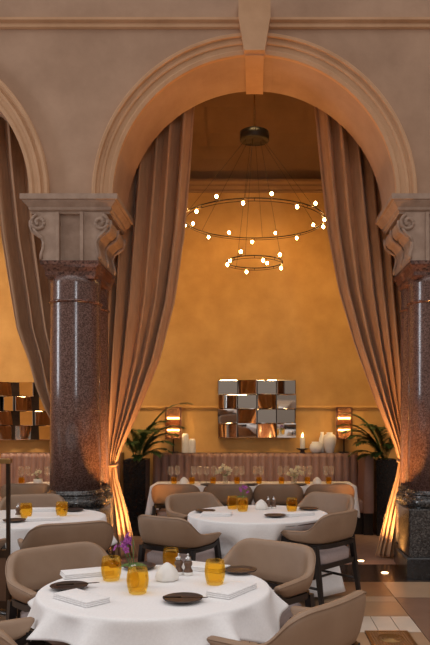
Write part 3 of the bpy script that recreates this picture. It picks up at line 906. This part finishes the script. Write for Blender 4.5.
# ------------------------------------------------------------------ planters with palms
def palm(x, y, label, seed, fr, topz=1.02, w=.15, d=.2):
    t = thing('potted_palm', label, 'plant', (x, y, 0))
    bm = bmesh.new()
    frustum_stack(bm, 0, 0, [(0, w*.92, d*.92), (.02, w*.94, d*.94), (topz-.02, w, d), (topz, w, d), (topz, w-.02, d-.02), (topz-.04, w-.025, d-.025)])
    pot = obj('planter', bm, 'plinth_black', t, smooth=False)
    obj('soil', B(-w+.024, w-.024, -d+.024, d-.024, topz-.06, topz-.035), 'soil', pot, smooth=False)
    rnd = random.Random(seed)
    bs = bmesh.new(); bl = bmesh.new()
    for (az, el, ln) in fr:
        a = math.radians(az); e = math.radians(el)
        d0 = Vector((math.cos(a)*math.cos(e), math.sin(a)*math.cos(e), math.sin(e)))
        p = Vector((math.cos(a)*.02, math.sin(a)*.02, topz-.04)); pts = [p.copy()]; dr = d0.copy()
        N = 16
        for k in range(N):
            dr = (dr+Vector((math.cos(a)*.035, math.sin(a)*.035, -.11*(k/N)*1.6))).normalized()
            p = p+dr*ln/N; pts.append(p.copy())
        tube(bs, pts, .006, 5, r2=.002)
        for k in range(4, N+1):
            q = pts[k]; dd = (pts[k]-pts[k-1]).normalized()
            side = dd.cross(Vector((0, 0, 1))).normalized()
            u = (k-4)/(N-4)
            ll = (.10+.22*math.sin(PI*(.15+.8*u)))*min(ln, .75)*.85
            for s in (-1, 1):
                for off in (0, .33, .66):
                    dv = (dd*(.75+.3*u)+side*s*.8+Vector((0, 0, .15+rnd.uniform(-.15, .15)))).normalized()
                    leaf(bl, q-dd*off*ln/N, dv, ll*rnd.uniform(.9, 1.2), .011, .35, 4)
    obj('stem', bs, 'palm_green', t)
    obj('foliage', bl, 'palm_green', t)
    return t
palm(-1.60, 9.66, 'potted palm in a tall black planter at the left end of the long banquette', 4, [(10, 80, 1.15), (25, 70, .85), (200, 78, .8), (300, 70, .75), (60, 75, .7), (340, 60, .62), (270, 62, .6), (240, 70, .65), (320, 45, .5), (0, 50, .5), (280, 40, .4), (330, 80, .8), (260, 78, .7), (90, 70, .75), (350, 68, .7)])
palm(1.775, 9.66, 'potted palm in a tall black planter at the right end of the long banquette', 9, [(160, 80, .95), (190, 70, .75), (215, 60, .62), (250, 72, .8), (180, 45, .5), (290, 70, .7), (130, 65, .6), (330, 75, .8), (240, 45, .45), (200, 40, .42), (180, 72, .85), (230, 76, .8), (200, 66, .68), (270, 60, .55)])

# ------------------------------------------------------------------ lamps and ornaments on the ledge
ZL = 1.081
def make_lamp():
    t = thing('table_lamp', '', 'lamp')
    obj('base', B(-.065, .065, -.05, .05, 0, .015), 'bronze_dark', t, smooth=False)
    obj('stem', L([(.012, .01), (.010, .03), (.010, .20)], 12), 'bronze_dark', t)
    z0, z1, hx, hy = .195, .655, .105, .06
    bm = bmesh.new()
    for z in (z0, z1-.012): box(bm, -hx, hx, -hy, hy, z, z+.012)
    for sx in (-1, 1):
        for sy in (-1, 1):
            box(bm, sx*hx-.006, sx*hx+.006, sy*hy-.006, sy*hy+.006, z0, z1)
    box(bm, -.008, .008, -.008, .008, z0, z1)
    box(bm, -hx, hx, hy-.004, hy, z0, z1)
    fr = obj('shade_frame', bm, 'shade_bronze', t, smooth=False)
    bm = bmesh.new(); n = 14
    for k in range(n):
        x = -hx+.01+(2*hx-.02)*k/(n-1)
        lathe(bm, [(.0068, z0+.012), (.0068, z1-.012)], 8, (x, -hy+.001, 0))
    obj('ribbed_glass', bm, 'ribbed_glass', fr)
    for z in (.325, .495):
        bm = bmesh.new(); tube(bm, [(-.085, -.02, z), (.085, -.02, z)], .013, 10)
        obj('light_tube', bm, 'tube_glow', t)
    return t
lamp0 = make_lamp()
lamp0.location = (-1.165, 10.2, ZL); lamp0['label'] = 'glowing ribbed glass lamp on the ledge left of the central mirror'
dup(lamp0, (1.285, 10.2, ZL), None, 'glowing ribbed glass lamp on the ledge beside the right-hand palm')
# white twin vase, left
t = thing('white_vase', 'white twin-column vase on the ledge beside the left lamp', 'vase', (-.95, 10.2, ZL))
obj('tall_column', L([(.05, 0), (.052, .01), (.05, .2), (.045, .255), (.03, .275), (.026, .274), (.04, .25), (.04, .1), (.003, .05)], 24, (-.045, 0, 0), cap=False), 'ceramic_white', t)
obj('short_column', L([(.05, 0), (.052, .01), (.05, .15), (.045, .185), (.03, .20), (.026, .199), (.04, .18), (.04, .1), (.003, .05)], 24, (.055, .0, 0), cap=False), 'ceramic_white', t)
# right group
t = thing('candle', 'lit pillar candle on a dish on the ledge right of the central mirror', 'candle', (.69, 10.2, ZL))
obj('dish', L([(.04, 0), (.03, .012), (.03, .035), (.085, .05), (.09, .062), (.08, .06), (.003, .052)], 24), 'stoneware_dark', t)
c = obj('wax_pillar', L([(.034, .058), (.036, .064), (.036, .215), (.032, .222), (.003, .216)], 20), 'wax', t)
obj('flame', L([(.002, .222), (.010, .236), (.011, .248), (.006, .268), (.001, .285)], 12), 'flame_glow', t)
o = obj('white_vase', L([(.055, 0), (.085, .02), (.102, .07), (.09, .125), (.062, .15), (.068, .165), (.062, .165), (.055, .15), (.08, .12), (.09, .07), (.003, .02)], 28, cap=False), 'ceramic_white')
o.scale = (.9, .9, .95); o.location = (.878, 10.17, ZL); setp(o, 'squat round white pot between the candle and the tall white vase', 'vase')
o = obj('white_vase', L([(.05, 0), (.06, .02), (.092, .14), (.098, .20), (.08, .25), (.04, .272), (.045, .292), (.04, .292), (.034, .272), (.07, .245), (.088, .2), (.003, .03)], 28, cap=False), 'ceramic_white')
o.location = (1.075, 10.17, ZL); setp(o, 'tall white shouldered vase on the ledge left of the right lamp', 'vase')
o = obj('white_vase', L([(.035, 0), (.045, .02), (.055, .12), (.045, .2), (.022, .26), (.024, .295), (.020, .295), (.018, .26), (.04, .2), (.003, .03)], 24, cap=False), 'ceramic_white')
o.location = (.98, 10.285, ZL); setp(o, 'slim white bottle vase standing behind the tall white vase', 'vase')

# ------------------------------------------------------------------ mirrors
def mirror(xc, zc, label, yaw, pitch, seed):
    t = thing('wall_mirror', label, 'mirror', (xc, YR-.09, zc-.42))
    obj('backing', B(-.56, .56, .03, .085, .005, .835), 'bronze_dark', t, smooth=False)
    rnd = random.Random(seed)
    tw, th = .283, .21
    for r in range(4):
        for c in range(4):
            bm = bmesh.new()
            w, h = tw/2-.001, th/2-.001
            rings = []
            for hx, hz, y in ((w, h, .012), (w, h, -.002), (w-.008, h-.008, -.006)):
                rings.append([bm.verts.new((sx*hx, y, sz*hz)) for sx, sz in ((-1, -1), (1, -1), (1, 1), (-1, 1))])
            for a, b in zip(rings, rings[1:]):
                for k in range(4): bm.faces.new((a[k], a[(k+1) % 4], b[(k+1) % 4], b[k]))
            bm.faces.new(rings[0][::-1]); bm.faces.new(rings[-1])
            o = obj('mirror_tile', bm, 'mirror', t, smooth=False)
            o.location = ((c-1.5)*tw, 0, .42+(1.5-r)*th)
            ya = yaw[r][c]; pa = pitch[r][c]
            o.rotation_euler = (math.radians(pa+rnd.uniform(-1, 1)), 0, math.radians(ya+rnd.uniform(-1, 1)))
    return t
G, Q = -15, 15
mirror(cx_at(257, YR-.09), 1.55+11*(YR-.09)/F, 'checkered mirror of tilted tiles on the gold wall in the middle of the arch',
       [[-3, G, -2, Q], [G, 0, Q, -4], [-1, G, -3, 17], [-16, -3, Q, -4]],
       [[-3, -2, -3, 0], [-1, -3, 1, 4], [4, 1, -2, 0], [0, 5, 2, 4]], 2)
mirror(cx_at(15.5, YR-.09), 1.55+9*(YR-.09)/F, 'checkered mirror of tilted tiles seen left of the column',
       [[-22, 26, -22, -22], [-22, -22, 25, -22], [-22, 24, -22, 26], [-22, 26, 28, -22]],
       [[0, -4, 0, 0], [3, 0, -3, 0], [0, -3, 0, -3], [0, 0, 2, 0]], 5)

# ------------------------------------------------------------------ chandelier
def chandelier():
    yc = 9.1
    t = thing('chandelier', 'two-ring bronze chandelier with small glowing bulbs hung in the arch', 'chandelier', (0, yc, 0))
    obj('rod', T([(0, 0, 5.2), (0, 0, 6.56)], .012, 10), 'brass', t)
    obj('canopy', L([(.17, 5.125), (.185, 5.13), (.185, 5.235), (.17, 5.245)], 40), 'black_wood', t)
    px, f = 254.0, F/yc
    def ring(r, z, nb, a0, skip):
        pts = [(r*math.cos(2*PI*k/72), r*math.sin(2*PI*k/72), z) for k in range(72)]
        bm = bmesh.new(); tube(bm, pts, .007, 6, True); tube(bm, [(x*.985, y*.985, zz-.03) for x, y, zz in pts], .004, 6, True)
        for k in range(0, 72, 9): 
            x, y, zz = pts[k]; tube(bm, [(x, y, zz), (x*.985, y*.985, zz-.03)], .004, 5)
        R = obj('ring', bm, 'bronze_dark', t)
        for k in range(nb):
            a = 2*PI*k/nb+a0
            x, y = r*math.cos(a), r*math.sin(a)
            up = 1 if k % 2 else -1
            s = bmesh.new()
            lathe(s, [(.006, z-.004), (.013, z+.004 if up > 0 else z-.006), (.015, z+up*.03), (.011, z+up*.034)], 12, (x, y, 0))
            obj('socket', s, 'brass', R)
            b = bmesh.new()
            zz = z+up*.056
            lathe(b, [(.002, zz-.022), (.012, zz-.016), (.019, zz), (.012, zz+.016), (.002, zz+.022)], 12, (x, y, 0))
            obj('bulb', b, 'bulb_glow', R)
        return R
    Zb = 1.55+200*yc/F; Zs = 1.55+158*yc/F
    ring(.90, Zb, 17, .13, None)
    ring(.36, Zs, 8, .3, None)
    for k in range(6):
        a = 2*PI*k/6+.4
        obj('cable', T([(.12*math.cos(a), .12*math.sin(a), 5.13), (.90*math.cos(a), .90*math.sin(a), Zb)], .0022, 5), 'bronze_dark', t)
    for k in range(3):
        a = 2*PI*k/3+.2
        obj('cable', T([(.08*math.cos(a), .08*math.sin(a), 5.13), (.36*math.cos(a), .36*math.sin(a), Zs)], .0022, 5), 'bronze_dark', t)
chandelier()
# ------------------------------------------------------------------ lights set in the floor
def floor_light(x, y, label, power, tilt=(0, 0), cone=95, col=(1, .55, .2)):
    t = thing('floor_light', label, 'light', (x, y, 0))
    obj('rim', L([(.050, 0.001), (.052, .004), (.037, .006), (.035, .004)], 28, cap=False), 'steel', t)
    obj('lens', L([(.002, .001), (.036, .001), (.036, .004), (.002, .0055)], 28), 'floor_glow', t)
    ld = bpy.data.lights.new('uplight', 'SPOT'); ld.energy = power; ld.color = col; ld.spot_size = math.radians(cone); ld.spot_blend = .8; ld.shadow_soft_size = .05
    lo_ = bpy.data.objects.new('uplight', ld); COL.objects.link(lo_); lo_.location = (x, y, .03); lo_.rotation_euler = (PI+tilt[0], tilt[1], 0)
    return t
floor_light(1.32, 7.19, 'round light set in the dark threshold by the right column', 175, (-.10, .06), 100, (1, .42, .10))
floor_light(1.17, 7.80, 'round light set in the room floor by the golden curtain skirt', 190, (0, .62), 66)
floor_light(-1.32, 7.19, 'round light set in the dark threshold by the left column', 175, (-.10, -.06), 100, (1, .42, .10))
floor_light(-1.15, 7.78, 'round light set in the room floor by the left curtain skirt', 190, (0, -.62), 66)
# brass floor vent
t = thing('floor_vent', 'square brass vent grille set in the stone floor at bottom right', 'vent', (.965, 5.03, 0))
obj('vent_frame', (lambda bm: (box(bm, -.157, .157, -.18, -.162, .0005, .006), box(bm, -.157, .157, .162, .18, .0005, .006), box(bm, -.157, -.14, -.162, .162, .0005, .006), box(bm, .14, .157, -.162, .162, .0005, .006), bm)[-1])(bmesh.new()), 'brass', t, smooth=False)
bm = bmesh.new()
for i in range(15):
    x = -.133+.019*i; box(bm, x-.005, x+.005, -.162, .162, .0005, .005)
for r in (.03, .06, .09):
    tube(bm, [(r*math.cos(2*PI*k/24), r*math.sin(2*PI*k/24), .005) for k in range(24)], .004, 5, True)
obj('grille', bm, 'brass', t, smooth=False)

# ------------------------------------------------------------------ glass screen at the left edge
def screen():
    x0, x1 = -2.38, -1.585
    t = thing('glass_screen', 'dark-framed glass screen with a brass top rail at the left edge', 'screen', (0, 4.6, 0))
    obj('top_rail', B(x0-.005, x1+.008, -.03, .03, 1.268, 1.30), 'brass', t, smooth=False, bevel=.004)
    bm = bmesh.new()
    for x in (x0, x1-.02): box(bm, x, x+.02, -.014, .014, .0, 1.27)
    for z in (.33, .66): box(bm, x0+.02, x1-.02, -.014, .014, z, z+.05)
    obj('frame', bm, 'bronze_dark', t, smooth=False)
    obj('lower_panel', B(x0+.02, x1-.02, -.008, .008, .38, .66), 'wood_brown', t, smooth=False)
    obj('glass_panel', B(x0+.02, x1-.02, -.003, .003, .71, 1.268), 'screen_glass', t, smooth=False)
    for x in (x0, x1-.02): obj('foot', B(x-.01, x+.03, -.13, .13, 0, .02), 'bronze_dark', t, smooth=False)
screen()

# ------------------------------------------------------------------ added lights and sky light
def area(name, loc, rot, sx, sy, power, col):
    ld = bpy.data.lights.new(name, 'AREA'); ld.shape = 'RECTANGLE'; ld.size = sx; ld.size_y = sy; ld.energy = power; ld.color = col
    o = bpy.data.objects.new(name, ld); COL.objects.link(o); o.location = loc; o.rotation_euler = rot
    return o
# added area lights standing in for assumed windows, placed for the column streaks
area('added_streak_light', (2.7, -9, 4.3), (PI/2-.1, 0, .15), 1.3, 3.6, 190, (.88, .93, 1))  # added light behind the viewer, no window modelled
area('added_streak_light', (-9, 4.6, 4.0), (PI/2-.05, 0, -PI/2), 1.3, 3.6, 160, (.88, .93, 1))  # added light far to the left, for the second shaft streak
# assumed ceiling spots, out of view, washing the middle of the gold wall
def spot(x, y, z, tx, ty, tz, power, col, cone):
    ld = bpy.data.lights.new('added_wall_spot', 'SPOT'); ld.energy = power; ld.color = col; ld.spot_size = math.radians(cone); ld.spot_blend = 1; ld.shadow_soft_size = .5
    o = bpy.data.objects.new('added_wall_spot', ld); COL.objects.link(o); o.location = (x, y, z)
    o.rotation_euler = (Vector((tx, ty, tz))-Vector((x, y, z))).to_track_quat('-Z', 'Y').to_euler()
for x in (-4.9, -3.8, -2.7): spot(x, 7.95, 6.4, x, 10.35, 2.0, 800, (1, .74, .50), 54)
for x in (-1.6, -.5, .6, 1.7, 2.8): spot(x, 7.95, 6.4, x, 10.35, 1.75, 430, (1, .64, .28), 52)
spot(-4.2, 9.2, 6.3, -5.6, 9.2, 1.7, 1000, (1, .66, .32), 50)  # extra unseen spot, added on the left wall so the left mirror tiles reflect gold
w = bpy.data.worlds.new('hall_sky'); sc.world = w; w.use_nodes = True
nt = w.node_tree
bg = nt.nodes['Background']
tc = nt.nodes.new('ShaderNodeTexCoord'); sx = nt.nodes.new('ShaderNodeSeparateXYZ')
nt.links.new(tc.outputs['Generated'], sx.inputs[0])
r = ramp(nt, [(.0, (.13, .10, .08)), (.3, (.22, .185, .16)), (.55, (.55, .48, .44)), (1.0, (1.0, .96, .95))])
nt.links.new(sx.outputs['Z'], r.inputs['Fac']); nt.links.new(r.outputs['Color'], bg.inputs['Color'])
bg.inputs['Strength'].default_value = 1.35
sc.cycles.transparent_max_bounces = 40

# ------------------------------------------------------------------ camera
cd = bpy.data.cameras.new('camera'); cam = bpy.data.objects.new('camera', cd); COL.objects.link(cam)
cam.location = (0, 0, EYE); cam.rotation_euler = (PI/2, 0, 0)
cd.sensor_width = 36; cd.sensor_fit = 'AUTO'; cd.lens = F/645*36
cd.shift_x = -(CX-215)/645; cd.shift_y = (CY-322.5)/645
cd.clip_start = .05; cd.clip_end = 100
sc.camera = cam
sc.view_settings.view_transform = 'Standard'; sc.view_settings.look = 'None'; sc.view_settings.gamma = 1; sc.view_settings.use_curve_mapping = False
sc.view_settings.exposure = 0
